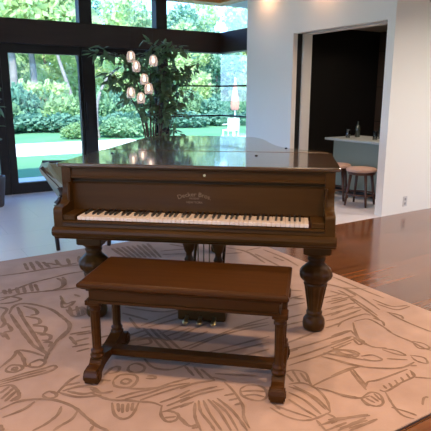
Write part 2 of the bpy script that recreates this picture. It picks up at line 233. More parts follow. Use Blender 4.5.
# ------------------------------------------------------------------ room shell
YW, XP, YQ = 7.65, 4.70, 3.94
struct('floor_wood', MB().box(-4.15, 9.65, -4.15, YQ, -.2, 0), M['floor'], label='glossy reddish brown plank floor round the rug')
struct('floor_tile', MB().box(-4.15, 9.65, YQ, YW+.15, -.2, 0), M['tile'], label='pale stone tile floor between rug and glass doors')
cl = MB().box(-4.3, 9.8, -4.3, 8.05, 2.86, 3.2)
struct('ceiling', cl, M['ceil'], label='white flat ceiling')
wl = MB()
wl.box(XP, 5.02, YQ, 4.045, 0, 2.86)                      # stub beside the opening
wl.box(XP, XP+.075, 5.60, 6.66, 0, 2.86); wl.box(XP+.18, 5.035, 5.60, 6.66, 0, 2.86); wl.box(XP+.075, XP+.18, 6.5, 6.66, 0, 2.86)
wl.box(XP, XP+.075, 4.045, 5.60, 2.155, 2.86); wl.box(XP+.18, 5.02, 4.045, 5.60, 2.155, 2.86); wl.box(XP+.075, XP+.18, 4.045, 6.5, 2.4, 2.86)
struct('wall_right', wl, M['wall'], label='white wall with the tall opening to the bar')
struct('wall_side', MB().box(5.02, 9.5, YQ, YQ+.16, 0, 2.86), M['wall'], label='white wall right of the bar opening, with a power outlet')
struct('wall_back', MB().box(-4, 4, -4.15, -4, 0, 2.86).box(8.6, 9.5, -4.15, -4, 0, 2.86).box(4, 8.6, -4.15, -4, 2.5, 2.86).box(4, 8.6, -4.15, -4, 0, .3), M['wall'], label='white wall behind the camera with an added fill light window')
wb = struct('window_fill_back', MB().box(4, 8.6, -4.11, -4.05, .3, .36).box(4, 8.6, -4.11, -4.05, 2.44, 2.5).box(6, 6.1, -4.11, -4.05, .36, 2.44), M['frame'], label='wide window added behind the camera for fill daylight')  # unseen window, added to let sky light onto the side wall
struct('glass', MB().box(4, 8.6, -4.085, -4.075, .36, 2.44), M['glass'], wb)
struct('wall_left', MB().box(-4.15, -4, -4, -2.5, 0, 2.86).box(-4.15, -4, 6.8, YW+.15, 0, 2.86).box(-4.15, -4, -2.5, 6.8, 2.6, 2.86).box(-4.15, -4, -2.5, 6.8, 0, .2), M['wall'], label='white wall on the far left with an added fill light window')
wb = struct('window_fill_left', MB().box(-4.11, -4.05, -2.5, 6.8, .2, .26).box(-4.11, -4.05, -2.5, 6.8, 2.54, 2.6).box(-4.11, -4.05, .6, .7, .26, 2.54).box(-4.11, -4.05, 3.7, 3.8, .26, 2.54), M['frame'], label='wide window added on the far left for fill daylight')  # added out of view so daylight reaches the right wall
struct('glass', MB().box(-4.085, -4.075, -2.5, 6.8, .26, 2.54), M['glass'], wb)
struct('wall_end', MB().box(9.5, 9.65, -4, YQ+.16, 0, 2.86), M['wall'], label='white wall far to the right')
# bar room
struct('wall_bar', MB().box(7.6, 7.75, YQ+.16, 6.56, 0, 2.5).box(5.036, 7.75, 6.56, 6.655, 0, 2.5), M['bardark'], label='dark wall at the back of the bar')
struct('wall_bar_tiled', MB().box(7.45, 7.6, YQ+.16, 6.56, 0, 2.42), M['bartile'], label='dark stone tiled wall behind the bar')
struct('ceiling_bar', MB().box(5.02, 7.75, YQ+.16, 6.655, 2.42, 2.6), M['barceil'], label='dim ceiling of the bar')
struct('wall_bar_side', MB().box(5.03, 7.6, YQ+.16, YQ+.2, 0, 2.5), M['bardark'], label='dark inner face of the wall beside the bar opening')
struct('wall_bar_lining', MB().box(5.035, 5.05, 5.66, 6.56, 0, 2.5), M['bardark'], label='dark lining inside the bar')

# pocket door and track, widened into black fill for the slot's shade
struct('door_4', MB().box(XP+.077, XP+.178, 5.625, 6.45, .005, 2.16), M['black'], label='sliding door in the wall pocket, black fill for the slot shade')
struct('trim_4', MB().box(XP+.077, XP+.178, 4.05, 6.4, 2.17, 2.2), M['black'], label='black fill for the shade in the track slot above the bar opening')

# window wall: posts, beam, doors and panes
ZB0, ZB1, ZT = 2.03, 2.34, 2.79
struct('beam_window', MB().cbox(-4, 4.93, YW-.15, YW+.10, ZB0, ZB1, .006).cbox(4.76, 4.93, 6.66, YW-.15, ZB0, ZB1, .006), M['beam'], label='dark brown beam across the window wall')
def post(i, x0, x1, top, lab):
    w = x1-x0
    struct('post_window', MB().box(x0, x1, YW-.08, YW+.08, 0, ZB0).box(x0-.01, x1-.01, YW-.09, YW+.07, ZB1, top), M['frame'], label=lab)
post(1, 2.47, 2.65, ZT, 'dark post between the two left glass doors')
post(2, 3.66, 3.84, ZT, 'dark post behind the indoor tree')
post(3, .20, .38, ZT, 'dark post beyond the left door')
struct('trim_1', MB().box(-4, 4.95, YW-.16, YW+.1, ZT, 2.86).box(4.74, 4.95, 6.66, YW-.16, ZT, 2.86), M['trim'], label='orange wood trim under the ceiling, lamp glow in its colour')
struct('trim_2', MB().box(3.84, 4.90, YW-.03, YW+.03, 0, .10).box(4.84, 4.90, 6.66, YW-.03, 0, .10), M['frame'], label='dark sill under the corner window')
def pane_door(name, x0, x1, lab, st=.115, handle=None):
    o = struct(name, MB().box(x0, x0+st, YW-.04, YW+.04, .0, ZB0).box(x1-st, x1, YW-.04, YW+.04, .0, ZB0).box(x0+st, x1-st, YW-.04, YW+.04, 0, .15).box(x0+st, x1-st, YW-.04, YW+.04, ZB0-.115, ZB0), M['frame'], label=lab)
    struct('glass', MB().box(x0+st, x1-st, YW-.006, YW+.006, .15, ZB0-.115), M['glass'], o)
    if handle is not None:
        h = MB(); hx = handle
        h.tube([(hx, YW-.04, .85), (hx, YW-.10, .85), (hx, YW-.10, 1.25), (hx, YW-.04, 1.25)], .011, 8)
        struct('handle', h, M['frame'], o)
    return o
pane_door('door_1', 1.375, 2.53, 'dark framed glass door at left of the window wall', st=.10, handle=2.50)
pane_door('door_2', 2.60, 3.72, 'dark framed glass door behind the piano', st=.06, handle=2.63)
pane_door('door_3', .37, 1.37, 'dark framed glass door at the left edge')
pane_door('door_5', -1.6, .20, 'wide dark framed glass door beyond the left edge')
pane_door('door_6', -3.9, -1.6, 'last dark framed glass door on the far left')
def win(name, x0, x1, lab):
    o = struct(name, MB().box(x0, x1, YW-.03, YW+.03, ZB1, ZB1+.02).box(x0, x1, YW-.03, YW+.03, ZT-.02, ZT), M['frame'], label=lab)
    struct('glass', MB().box(x0, x1, YW-.006, YW+.006, ZB1+.02, ZT-.02), M['glass'], o)
win('window_1', .37, 2.46, 'upper window over the left glass door')
win('window_2', 2.64, 3.65, 'upper window over the door behind the piano')
win('window_5', -3.9, .19, 'upper window on the far left')
w3 = struct('window_3', MB().box(3.83, 4.89, YW-.03, YW+.03, ZB1, ZB1+.02).box(4.83, 4.89, 6.66, YW, ZB1, ZB1+.02), M['frame'], label='upper corner window beside the white wall')
struct('glass', MB().box(3.83, 4.87, YW-.006, YW+.006, ZB1+.02, ZT).box(4.858, 4.87, 6.66, YW-.006, ZB1+.02, ZT), M['glass'], w3)
w4 = struct('window_4', MB().box(3.84, 4.88, YW-.02, YW+.02, 1.495, 1.52).box(4.85, 4.88, 6.66, YW-.02, 1.495, 1.52).box(3.84, 4.88, YW-.02, YW+.02, 1.01, 1.035).box(4.85, 4.88, 6.66, YW-.02, 1.01, 1.035), M['frame'], label='lower corner window with two thin horizontal bars')
struct('glass', MB().box(3.84, 4.87, YW-.006, YW+.006, .10, ZB0).box(4.858, 4.87, 6.66, YW-.006, .10, ZB0), M['glass'], w4)

# outlet on the side wall
ot = thing('power_outlet', 'small white power outlet low on the right wall', 'outlet', (5.09, YQ, .14))
MB().cbox(-.036, .036, -.006, 0, -.06, .06, .002).build('cover_plate', M['plastic'], ot)
for zz in (-.026, .026):
    MB().cbox(-.015, .015, -.009, -.005, zz-.014, zz+.014, .002).build('socket', M['slot'], ot)

# ------------------------------------------------------------------ rug
rx0, rx1, ry0, ry1, rt = -2.35, 2.825, 1.222, 4.475, .012
rb = MB(); rb.cbox(rx0, rx1, ry0, ry1, .0005, rt, .003)
rb.box(rx0-.004, rx1+.004, ry0-.004, ry0+.002, .0005, .009, 2); rb.box(rx1-.002, rx1+.004, ry0-.004, ry1+.004, .0005, .009, 2)
rrnd = random.Random(5)
def ribbon(pts, w=.0068):
    P = spline(pts, 5) if len(pts) > 2 else spline([pts[0], tuple((pts[0][k]+pts[1][k])/2 for k in (0,1)), pts[1]], 4)
    vs = []; hz = rt+.0008+.00004*(ribbon.n % 31); ribbon.n += 1
    for k, p in enumerate(P):
        a = Vector(P[min(k+1, len(P)-1)]); b = Vector(P[max(k-1, 0)]); t = (a-b)
        if t.length < 1e-6: t = Vector((1,0))
        t.normalize(); nrm = Vector((-t.y, t.x)); e = min(k, len(P)-1-k)/len(P)
        ww = w*(.55+.55*min(1, e*6))*rrnd.uniform(.8, 1.2)
        for sgn in (1, -1):
            q = Vector(p)+nrm*ww*sgn
            vs.append((min(rx1-.006, max(rx0+.006, q.x)), min(ry1-.006, max(ry0+.006, q.y)), hz))
    rb.add(vs, [(2*k, 2*k+1, 2*k+3, 2*k+2) for k in range(len(P)-1)], 1)
ribbon.n = 0
for ln in RUG_LINES:
    pts = [(a/1000, b/1000) for a, b in ln]
    wf = .0058+.0030*max(0, (pts[0][1]-1.6))
    ribbon(pts, wf); ribbon([(.50-x, y) for x, y in pts], wf)
tag(rb.build('area_rug', [M['rug'], M['rugline'], M['rugedge']]), 'large pale pinkish beige rug carved with brown line drawing, under the piano', 'rug')

# ------------------------------------------------------------------ piano (local x along keyboard, y towards the tail)
G = rt
PM = (1.2708, 2.2997, 0); PR = R(-40.2)
pn = thing('grand_piano', 'brown wooden grand piano with closed lid standing on the rug', 'piano', PM, PR)
lid_curve = spline([(.755,.845),(.752,.90),(.70,.965),(.58,1.04),(.475,1.14),(.405,1.29),(.345,1.52),(.285,1.80),(.20,2.02),(.08,2.11),(-.10,2.135),(-.45,2.135),(-.67,2.11),(-.755,2.02)], 5)
def inset(p, k): return (p[0]*(1-k/.76), p[1]-(k if p[1] > 1.6 else k*.5))
case = [(.735,.16)]+[inset(p, .025) for p in lid_curve]+[(-.735,.16)]
MB().prism_z(case, .655, .982, 0).build('case', M['wood'], pn)
MB().prism_z([(x*.985, y-.006) for x, y in case], .605, .655, 0).build('bottom_rail', M['wood'], pn)
# key bed with its moulded front
kb = MB()
prof = [(.45,.600),(.03,.600),(.012,.606),(.004,.618),(-.010,.624),(-.020,.634),(-.024,.648),(-.020,.662),(-.010,.670),(-.004,.674),(.45,.674)]
kb.prism_x(prof, -.752, .752)
kb.build('key_bed', M['wood'], pn)
ks = MB().prism_x([(.14,.674),(-.004,.674),(-.006,.680),(-.004,.696),(-.010,.700),(-.010,.708),(-.002,.712),(.14,.712)], -.692, .692)
ks.build('key_slip', M['wood'], pn)
for s in (-1, 1):
    a, b = sorted((s*.692, s*.742))
    cp = [(.17,.674),(-.004,.674),(-.006,.74)]+spline([(-.006,.74),(-.004,.768),(.010,.780),(.040,.782),(.075,.786),(.105,.803),(.124,.832),(.130,.87),(.128,.905)], 4)[1:]+[(.128,.982),(.17,.982)]
    MB().prism_x(cp, a, b).build('arm', M['wood'], pn)
    a2, b2 = sorted((s*.622, s*.692))
    MB().cbox(a2, b2, .0, .155, .712, .742, .004).build('key_block', M['wood'], pn)
    MB().cbox(*sorted((s*.690, s*.705)), .100, .155, .79, .90, .004).build('arm_bracket', M['wood'], pn)
fb = MB().prism_x([(.155,.735),(.150,.742),(.152,.89),(.148,.898),(.148,.904),(.20,.904),(.20,.735)], -.692, .692)
fb = fb.build('fallboard', M['wood'], pn)
rl = MB().prism_x([(.135,.918),(.132,.922),(.132,.930),(.138,.934),(.138,.972),(.133,.976),(.133,.984),(.20,.984),(.20,.918)], -.70, .70)
rl = rl.build('name_rail', M['wood'], pn)
MB().box(-.69, .69, .168, .2, .903, .92).build('rail_gap_shade', M['ebony'], pn)  # black strip stands in for the shade in the open gap
lk = MB(); lk.loft([[(.058+.007*math.cos(2*PI*i/14), .138-d, .950+.007*math.sin(2*PI*i/14)) for i in range(14)] for d in (0, .003)])
lk.build('lock_plate', M['brass'], rl)
# lettering on the fallboard
def lettering(txt, size, cx, z0, radius=None, parent=None, y=.1505):
    cur = bpy.data.curves.new('letters', 'FONT'); cur.body = txt; cur.size = size; cur.align_x = 'CENTER'; cur.resolution_u = 3
    to = bpy.data.objects.new('lettering', cur); C.objects.link(to)
    dg = bpy.context.evaluated_depsgraph_get(); me = bpy.data.meshes.new_from_object(to.evaluated_get(dg))
    bpy.data.objects.remove(to)
    for v in me.vertices:
        x, zz = v.co.x, v.co.y
        if radius:
            a = x/radius; rr = radius+zz
            v.co = (cx+rr*math.sin(a), y, z0-radius+rr*math.cos(a))
        else: v.co = (cx+x, y, z0+zz)
    me.materials.clear(); me.materials.append(M['gilt'])
    o = bpy.data.objects.new('lettering', me); C.objects.link(o); o.parent = parent
    return o
lettering('Decker Bros.', .034, .0, .832, .22, fb)
lettering('PATENT', .015, .0, .815, None, fb)
lettering('NEW YORK', .017, .0, .793, None, fb)
# keyboard: 52 white and 36 black keys
kbd = MB().box(-.622, .622, .02, .15, .712, .716).build('keyboard', M['felt'], pn)
ww = 1.2243/52
wk = MB().cbox(-ww/2+.0006, ww/2-.0006, 0, .15, .716, .735, .0018).build('white_key', M['ivory'], kbd)
bk = MB().loft([[(-.0055,.052,.735),(.0055,.052,.735),(.0055,.15,.735),(-.0055,.15,.735)], [(-.0045,.060,.7475),(.0045,.060,.7475),(.0045,.15,.7475),(-.0045,.15,.7475)]]).build('black_key', M['ebony'], kbd)
first_b = True
for i in range(52):
    x = -.6121+ww*(i+.5); o = wk if i == 0 else wk.copy()
    if i: C.objects.link(o)
    o.parent = kbd; o.location = (x, 0, 0)
    note = (i+5) % 7                     # 0 = C; the lowest white key is A
    if i < 51 and note in (0,1,3,4,5):
        b_ = bk if first_b else bk.copy()
        if not first_b: C.objects.link(b_)
        first_b = False; b_.parent = kbd; b_.location = (x+ww/2+{0:-.002,1:.002,3:-.003,4:0,5:.003}[note], 0, 0)
# lid in two leaves with its long hinge
lf = MB().prism_z([(-.76,.120),(.76,.120),(.768,.128),(.768,.838),(-.768,.838),(-.768,.128)], .985, 1.004, 0, .004).build('front_lid', M['lid'], pn)
ml = MB().prism_z([(x, y) for x, y in lid_curve]+[(-.755,.845)], .985, 1.004, 0, .003).build('main_lid', M['lid'], pn)
MB().tube([(-.74,.8415,1.003), (.74,.8415,1.003)], .0030, 6).build('lid_hinge', M['hinge'], pn)
for i, (x, y) in enumerate(((-.70,.90),(.475,1.10),(.30,.62),(-.62,.62))):
    MB().lathe([(1.003,.010),(1.008,.009),(1.010,.005)], x, y, 10).build('lid_button', M['ebony'], ml if y > .84 else lf)
# legs
lp = [(G,.046),(G+.004,.056),(.03,.064),(.055,.066),(.08,.062),(.098,.050),(.108,.042),(.116,.047),(.126,.047),(.132,.041)]
lp += [(.135+.16*t/8, .041+.026*t/8) for t in range(9)]
lp += [(.300,.069),(.306,.062),(.314,.066),(.325,.080),(.340,.092),(.356,.097),(.374,.095),(.392,.084),(.408,.066),(.420,.052),(.436,.046),(.446,.052),(.454,.053),(.462,.047),(.474,.058),(.486,.072),(.494,.075)]
for x, y in ((.677,.345),(-.668,.345),(-.10,1.80)):
    l = MB().lathe(lp, x, y, 48, 0, flute=((.137,.294,12,.13),(.32,.395,12,.05)))
    l.cbox(x-.078, x+.078, y-.078, y+.078, .490, .540, .006); l.cbox(x-.095, x+.095, y-.095, y+.095, .540, .612, .006)
    l = l.build('leg', M['wood'], pn)
    MB().lathe([(.497,.026),(.501,.02)], x, y, 12).build('collar', M['wood'], l)
# lyre with three pedals
ly = MB().cbox(-.145, .150, .325, .47, .022, .095, .008).cbox(-.158, .163, .315, .48, .092, .118, .004).build('pedal_lyre', M['wood'], pn)
cpf = [(.118,.034),(.14,.036),(.16,.024),(.18,.020),(.30,.026),(.33,.030),(.36,.020),(.375,.024),(.39,.030),(.41,.020),(.43,.019),(.45,.030),(.49,.040),(.53,.036),(.56,.030),(.59,.040)]
for x in (-.085, .095):
    MB().lathe(cpf, x, .41, 20).build('lyre_column', M['wood'], ly)
for x in (-.03, .005, .04):
    MB().tube([(x, .415, .118), (x, .415, .60)], .0045, 6).build('pedal_rod', M['hinge'], ly)
for x in (-.085, .0, .085):
    MB().loft([[(x-w,y,z),(x+w,y,z),(x+w,y,z+.007),(x-w,y,z+.007)] for w,y,z in ((.010,.335,.050),(.011,.29,.044),(.018,.262,.036),(.009,.245,.033))], 0, True).build('pedal', M['brass'], ly)
MB().tube([(-.09, .46, .09), (-.09, .80, .61)], .010, 8).build('lyre_brace', M['wood'], ly)
MB().tube([(.10, .46, .09), (.10, .80, .61)], .010, 8).build('lyre_brace', M['wood'], ly)

# ------------------------------------------------------------------ bench
def pw(d, n): 
    c, s = math.cos(PR), math.sin(PR); return (PM[0]+d*c-n*s, PM[1]+d*s+n*c)
bx, by = pw(.041, -.228)
bn = thing('piano_bench', 'long brown wooden bench with fluted legs in front of the piano', 'bench', (bx, by, 0), PR+R(-2.0))
W2, D2, HT = .489, .208, .525
tp = MB(); o_ = lambda k: [(-W2+k, -D2+k), (W2-k, -D2+k), (W2-k, D2-k), (-W2+k, D2-k)]
tp.loft([[(x, y, z) for x, y in o_(k)] for k, z in ((.030,.480),(.018,.486),(.006,.496),(0,.502),(0,.512),(.003,.518),(.010,.522),(.014,HT))])
tp.build('bench_top', M['bench'], bn)
ap = MB()
for k, z0, z1 in ((.030,.472,.482),(.040,.424,.474),(.034,.410,.426)):
    ap.cbox(-W2+k, W2-k, -D2+k, -D2+k+.025, z0, z1, .003); ap.cbox(-W2+k, W2-k, D2-k-.025, D2-k, z0, z1, .003)
    ap.cbox(-W2+k, -W2+k+.025, -D2+k+.02, D2-k-.02, z0, z1, .003); ap.cbox(W2-k-.025, W2-k, -D2+k+.02, D2-k-.02, z0, z1, .003)
ap.box(-W2+.05, W2-.05, -D2+.05, D2-.05, .44, .476)
ap.build('apron', M['bench'], bn)
postp = [(.115,.030),(.122,.034),(.132,.034),(.140,.026),(.146,.030),(.155,.030),(.160,.022)]+[(.165+.19*t/4,.022+.0005*t) for t in range(5)]+[(.358,.022),(.362,.029),(.372,.030),(.378,.024),(.386,.033),(.405,.035)]
for s in (-1, 1):
    x = .0085+s*.4435
    rn = MB()
    top = spline([(-.235,.055),(-.222,.084),(-.195,.090),(-.172,.092),(-.155,.112),(-.12,.124),(-.06,.112),(0,.105),(.06,.112),(.12,.124),(.155,.112),(.172,.092),(.195,.090),(.222,.084),(.235,.055)], 3)
    bot = spline([(.232,G+.012),(.215,G),(.185,G+.004),(.160,.045),(.10,.066),(0,.066),(-.10,.066),(-.160,.045),(-.185,G+.004),(-.215,G),(-.232,G+.012)], 3)
    rn.prism_x(top+bot, x-.030, x+.030, 0)
    for e in (-1, 1):      # scroll feet
        cy = e*.205
        for h, r in ((.036,.030),(.040,.016)):
            ring = [(cy+r*math.cos(2*PI*i/18), .050+r*math.sin(2*PI*i/18)) for i in range(18)]
            rn.loft([[(x-h, y, z) for y, z in ring], [(x+h, y, z) for y, z in ring]])
        rn.lathe([(G,.018),(.03,.022),(.04,.02)], x, e*.203, 14)
    rn.build('trestle_foot', M['bench'], bn)
    for e in (-1, 1):
        pl = MB().lathe(postp, x, e*.135, 40, 0, flute=((.162,.357,10,.16),))
        pl.cbox(x-.036, x+.036, e*.135-.036, e*.135+.036, .395, .420, .003)
        pl.build('leg', M['bench'], bn)
MB().prism_x([(-.030,.070),(.030,.070),(.034,.080),(.034,.098),(.026,.106),(-.026,.106),(-.034,.098),(-.034,.080)], -.42, .43).build('stretcher', M['bench'], bn)

# ------------------------------------------------------------------ bar: counter, stools, bottles
bc = thing('bar_counter', 'grey green bar counter with a pale stone top inside the dark opening', 'counter', (5.62, 4.75, 0))
MB().cbox(-.34, .36, -.60, .785, .745, .775, .004).build('countertop', M['countertop'], bc)
MB().box(-.16, .34, -.60, .78, .0, .745).build('front_panel', M['barpanel'], bc)
MB().box(-.175, -.155, -.60, .78, .0, .06).build('kick_board', M['black'], bc)
def stool(x, y, rz, lab):
    st = thing('bar_stool', lab, 'stool', (x, y, 0), rz, None)
    MB().lathe([(.43,.165),(.435,.182),(.446,.190),(.462,.188),(.474,.172),(.481,.11),(.483,.02)], 0, 0, 30).build('seat', M['leather'], st)
    MB().lathe([(.395,.150),(.40,.168),(.43,.170),(.432,.165)], 0, 0, 30).build('seat_ring', M['stoolwood'], st)
    for k in range(4):
        a = PI/4+k*PI/2; c, s = math.cos(a), math.sin(a)
        MB().tube([(.135*c, .135*s, .41), (.165*c, .165*s, .2), (.195*c, .195*s, .001)], [.021,.018,.014], 8).build('leg', M['stoolwood'], st)
    rg = [(.175*math.cos(2*PI*i/24), .175*math.sin(2*PI*i/24), .15) for i in range(25)]
    MB().tube(rg, .010, 8).build('foot_ring', M['stoolwood'], st)
    return st
stool(4.985, 4.54, R(20), 'round tan leather stool with dark legs, fully seen in the bar opening')
stool(5.0, 4.99, R(35), 'round tan leather stool half hidden behind the piano lid')
def bottle(x, y, h, r, lab, m='bottle'):
    o = MB().lathe([(0,r*.9),(.004,r),(h*.62,r),(h*.70,r*.8),(h*.76,r*.36),(h*.97,r*.33),(h*.975,r*.42),(h,r*.40)], 0, 0, 18).build('bottle', M[m], None, (x, y, .775))
    tag(o, lab, 'bottle')
bottle(5.72, 5.33, .22, .036, 'dark bottle at the left end of the bar counter')
bottle(5.74, 4.92, .25, .034, 'tall dark bottle on the middle of the bar counter')
bottle(5.66, 4.70, .19, .038, 'squat dark bottle right of the tall one on the bar counter')
def tumbler(x, y, lab):
    o = MB().lathe([(0,.028),(.003,.032),(.12,.036),(.12,.033),(.012,.029),(.010,.0)], 0, 0, 18).build('drinking_glass', M['tumbler'], None, (x, y, .775))
    tag(o, lab, 'glass')
tumbler(5.50, 5.30, 'clear glass at the far left end of the bar counter')
tumbler(5.52, 4.83, 'clear glass in front of the tall bottle on the bar counter')
tumbler(5.52, 4.58, 'clear glass nearest the right jamb on the bar counter')

# ------------------------------------------------------------------ reclined chair behind the piano
ch = thing('lounge_chair', 'dark wooden reclined chair with grey green padding behind the piano', 'chair', (1.16, 4.56, 0), math.atan2(-.13, .44))
for y in (.02, .50):
    MB().tube([(.012, y, 0), (.0, y, .20), (.06, y, .38)], [.018,.020,.024], 8).build('leg', M['chairwood'], ch)
    MB().tube([(.46, y, 0), (.48, y, .20), (.46, y, .38)], [.018,.020,.024], 8).build('leg', M['chairwood'], ch)
MB().tube(spline([(-.085,.02,.755),(-.03,.02,.68),(.04,.02,.60),(.075,.02,.53),(.05,.02,.46),(.02,.02,.42),(.08,.02,.37),(.25,.02,.37),(.46,.02,.37)], 4), [.022]*33, 8).build('side_rail', M['chairwood'], ch)
MB().loft([[(u, .0+dy, z) for u, z in ((-.10,.755),(-.085,.70),(.03,.57),(.10,.585))] for dy in (.0,.09)]).build('arm_pad', M['upholstery'], ch)
MB().loft([[(u, y, z) for u, z in ((-.10,.735),(.52,.72),(.50,.37),(.08,.37))] for y in (.45,.53)]).build('arm_panel', M['upholstery'], ch)
MB().loft([[(-.105+u, y, z) for u, z in ((0,.735),(.20,.38),(.27,.40),(.07,.75))] for y in (.06,.47)]).build('back_cushion', M['upholstery'], ch)
MB().cbox(.10, .50, .03, .46, .37, .45, .02).build('seat_cushion', M['upholstery'], ch)
MB().tube([(-.10,.53,.745), (.52,.53,.73)], .012, 8).build('top_rail', M['chairwood'], ch)

# ------------------------------------------------------------------ indoor tree
def leaf_mesh(mb, p, d, L, w, rnd, fold=.25):
    d = d.normalized(); up = Vector((rnd.uniform(-.5,.5), rnd.uniform(-.5,.5), 1)); s_ = d.cross(up)
    if s_.length < 1e-3: s_ = Vector((1,0,0))
    s_.normalize(); nn = s_.cross(d)
    q = [p, p+d*L*.35+s_*w-nn*w*fold, p+d*L*.7+s_*w*.7-nn*(w*fold+L*.05), p+d*L-nn*L*.16, p+d*L*.7-s_*w*.7-nn*(w*fold+L*.05), p+d*L*.35-s_*w-nn*w*fold, p+d*L*.35, p+d*L*.7-nn*L*.05]
    mb.add(q, [(0,1,6),(1,2,7,6),(2,3,7),(3,4,7),(4,5,6,7),(5,0,6)], 0, True)
def plant(x, y, lab, twigs, seed, L=.13, potr=.21, group=None):
    rnd = random.Random(seed)
    t = thing('indoor_tree', lab, 'plant', (x, y, 0), 0, group)
    pt = MB().lathe([(0,potr*.7),(.02,potr*.75),(.36,potr),(.38,potr),(.38,potr*.9),(.33,potr*.88)], 0, 0, 28).build('pot', M['pot'], t)
    MB().lathe([(.31,potr*.87),(.335,potr*.86)], 0, 0, 20).build('soil', M['soil'], pt)
    stm = MB(); lv = MB()
    for tw in twigs:
        P = spline([Vector(q) for q in tw], 6); P = [Vector(q) for q in P]
        stm.tube(P, [max(.004, .014*(1-k/len(P))) for k in range(len(P))], 6)
        n0 = int(len(P)*.42)
        for k in range(n0, len(P)):
            for j in range(rnd.choice((1,2,2))):
                a = rnd.uniform(0, 2*PI); br = Vector((math.cos(a), math.sin(a)*.8, rnd.uniform(-.25,.5)))
                ln = rnd.uniform(.08,.26); tip = P[k]+br*ln
                stm.tube([P[k], P[k]+br*ln*.5+Vector((0,0,.02)), tip], [.004,.003,.002], 5)
                for m_ in range(rnd.choice((3,4,5))):
                    f = rnd.uniform(.3,1); dd = br*.7+Vector((rnd.uniform(-.8,.8), rnd.uniform(-.8,.8), rnd.uniform(-1.2,.25)))
                    leaf_mesh(lv, P[k]+br*ln*f, dd, L*rnd.uniform(.7,1.25), L*.23, rnd)
    stm.build('stems', M['bark'], t); lv.build('foliage', M['leaf'], t)
    return t
tx, ty = 3.12, 6.62
plant(tx, ty, 'tall leafy indoor tree standing at the windows behind the piano', [
    [(0,0,.33),(.04,.03,.9),(.14,.02,1.4),(.30,0,1.85),(.36,0,2.02)],
    [(.03,0,.33),(.10,-.03,.9),(.22,-.02,1.3),(.36,-.05,1.65)],
    [(.05,.03,.33),(.18,.05,.8),(.34,.05,1.15),(.44,.02,1.5),(.50,0,1.75)],
    [(-.03,.02,.33),(-.05,0,1.0),(-.03,0,1.5),(-.02,.02,1.85),(.05,0,2.0)],
    [(-.05,0,.33),(-.12,.02,1.0),(-.24,.02,1.45),(-.40,0,1.72)],
    [(-.02,.05,.33),(-.10,.05,1.1),(-.24,.06,1.60),(-.46,.08,1.84),(-.58,.08,1.86)],
    [(-.05,.03,.33),(-.16,.02,1.0),(-.30,.02,1.3),(-.46,0,1.5),(-.5,0,1.62)],
    [(.0,.03,.33),(.0,.0,1.0),(.10,.0,1.45),(.18,.02,1.65)],
    [(.06,-.03,.33),(.16,-.02,.7),(.28,-.02,1.0),(.36,0,1.22)],
    [(.02,-.05,.33),(.06,-.05,1.0),(.08,-.05,1.4),(.10,-.06,1.72)],
    [(.0,.02,.33),(.10,.0,1.0),(.2,.0,1.5),(.22,.02,1.9)],
    ], 11)
plant(1.02, 6.9, 'second leafy indoor tree at the left edge by the glass door', [[(0,0,.33),(.02,.0,1.0),(.08,0,1.5)],[(-.03,0,.33),(-.1,0,1.0),(-.25,0,1.6)]], 4, potr=.16)

# ------------------------------------------------------------------ pendant lamps
def pendant(x, y, z, lab):
    t = thing('pendant_lamp', lab, 'lamp', (x, y, z), 0, 'glass pendant lamps hanging in a cluster')
    MB().tube([(0,0,.062), (0,0,2.845-z)], .0012, 5).build('cord', M['frame'], t)
    MB().lathe([(2.838-z,.03),(2.858-z,.03)], 0, 0, 16).build('ceiling_cap', M['frame'], t)
    MB().lathe([(.044,.011),(.064,.009)], 0, 0, 12).build('socket', M['brass'], t)
    MB().lathe([(.062,.012),(.054,.028),(.032,.043),(.0,.050),(-.038,.049),(-.066,.041)], 0, 0, 24).build('glass_shade', M['shade'], t)
    MB().lathe([(.044,.006),(.025,.010),(.005,.015),(-.012,.016),(-.026,.010),(-.031,.002)], 0, 0, 14).build('bulb', M['bulb'], t)
for p_, lab in (((2.48,5.83,1.80), 'topmost glass pendant lamp of the cluster, in front of the beam'),
        ((2.70,5.70,1.755), 'glass pendant lamp on the right side of the cluster, third highest'),
        ((2.52,5.78,1.69), 'glass pendant lamp just under the topmost one'),
        ((2.58,5.70,1.545), 'glass pendant lamp in the middle of the cluster'),
        ((2.60,5.63,1.44), 'glass pendant lamp right of the two lowest, below the middle one'),
        ((2.46,5.82,1.395), 'glass pendant lamp at the lower left of the cluster'),
        ((2.53,5.70,1.335), 'lowest glass pendant lamp of the cluster')):
    pendant(*p_, lab)

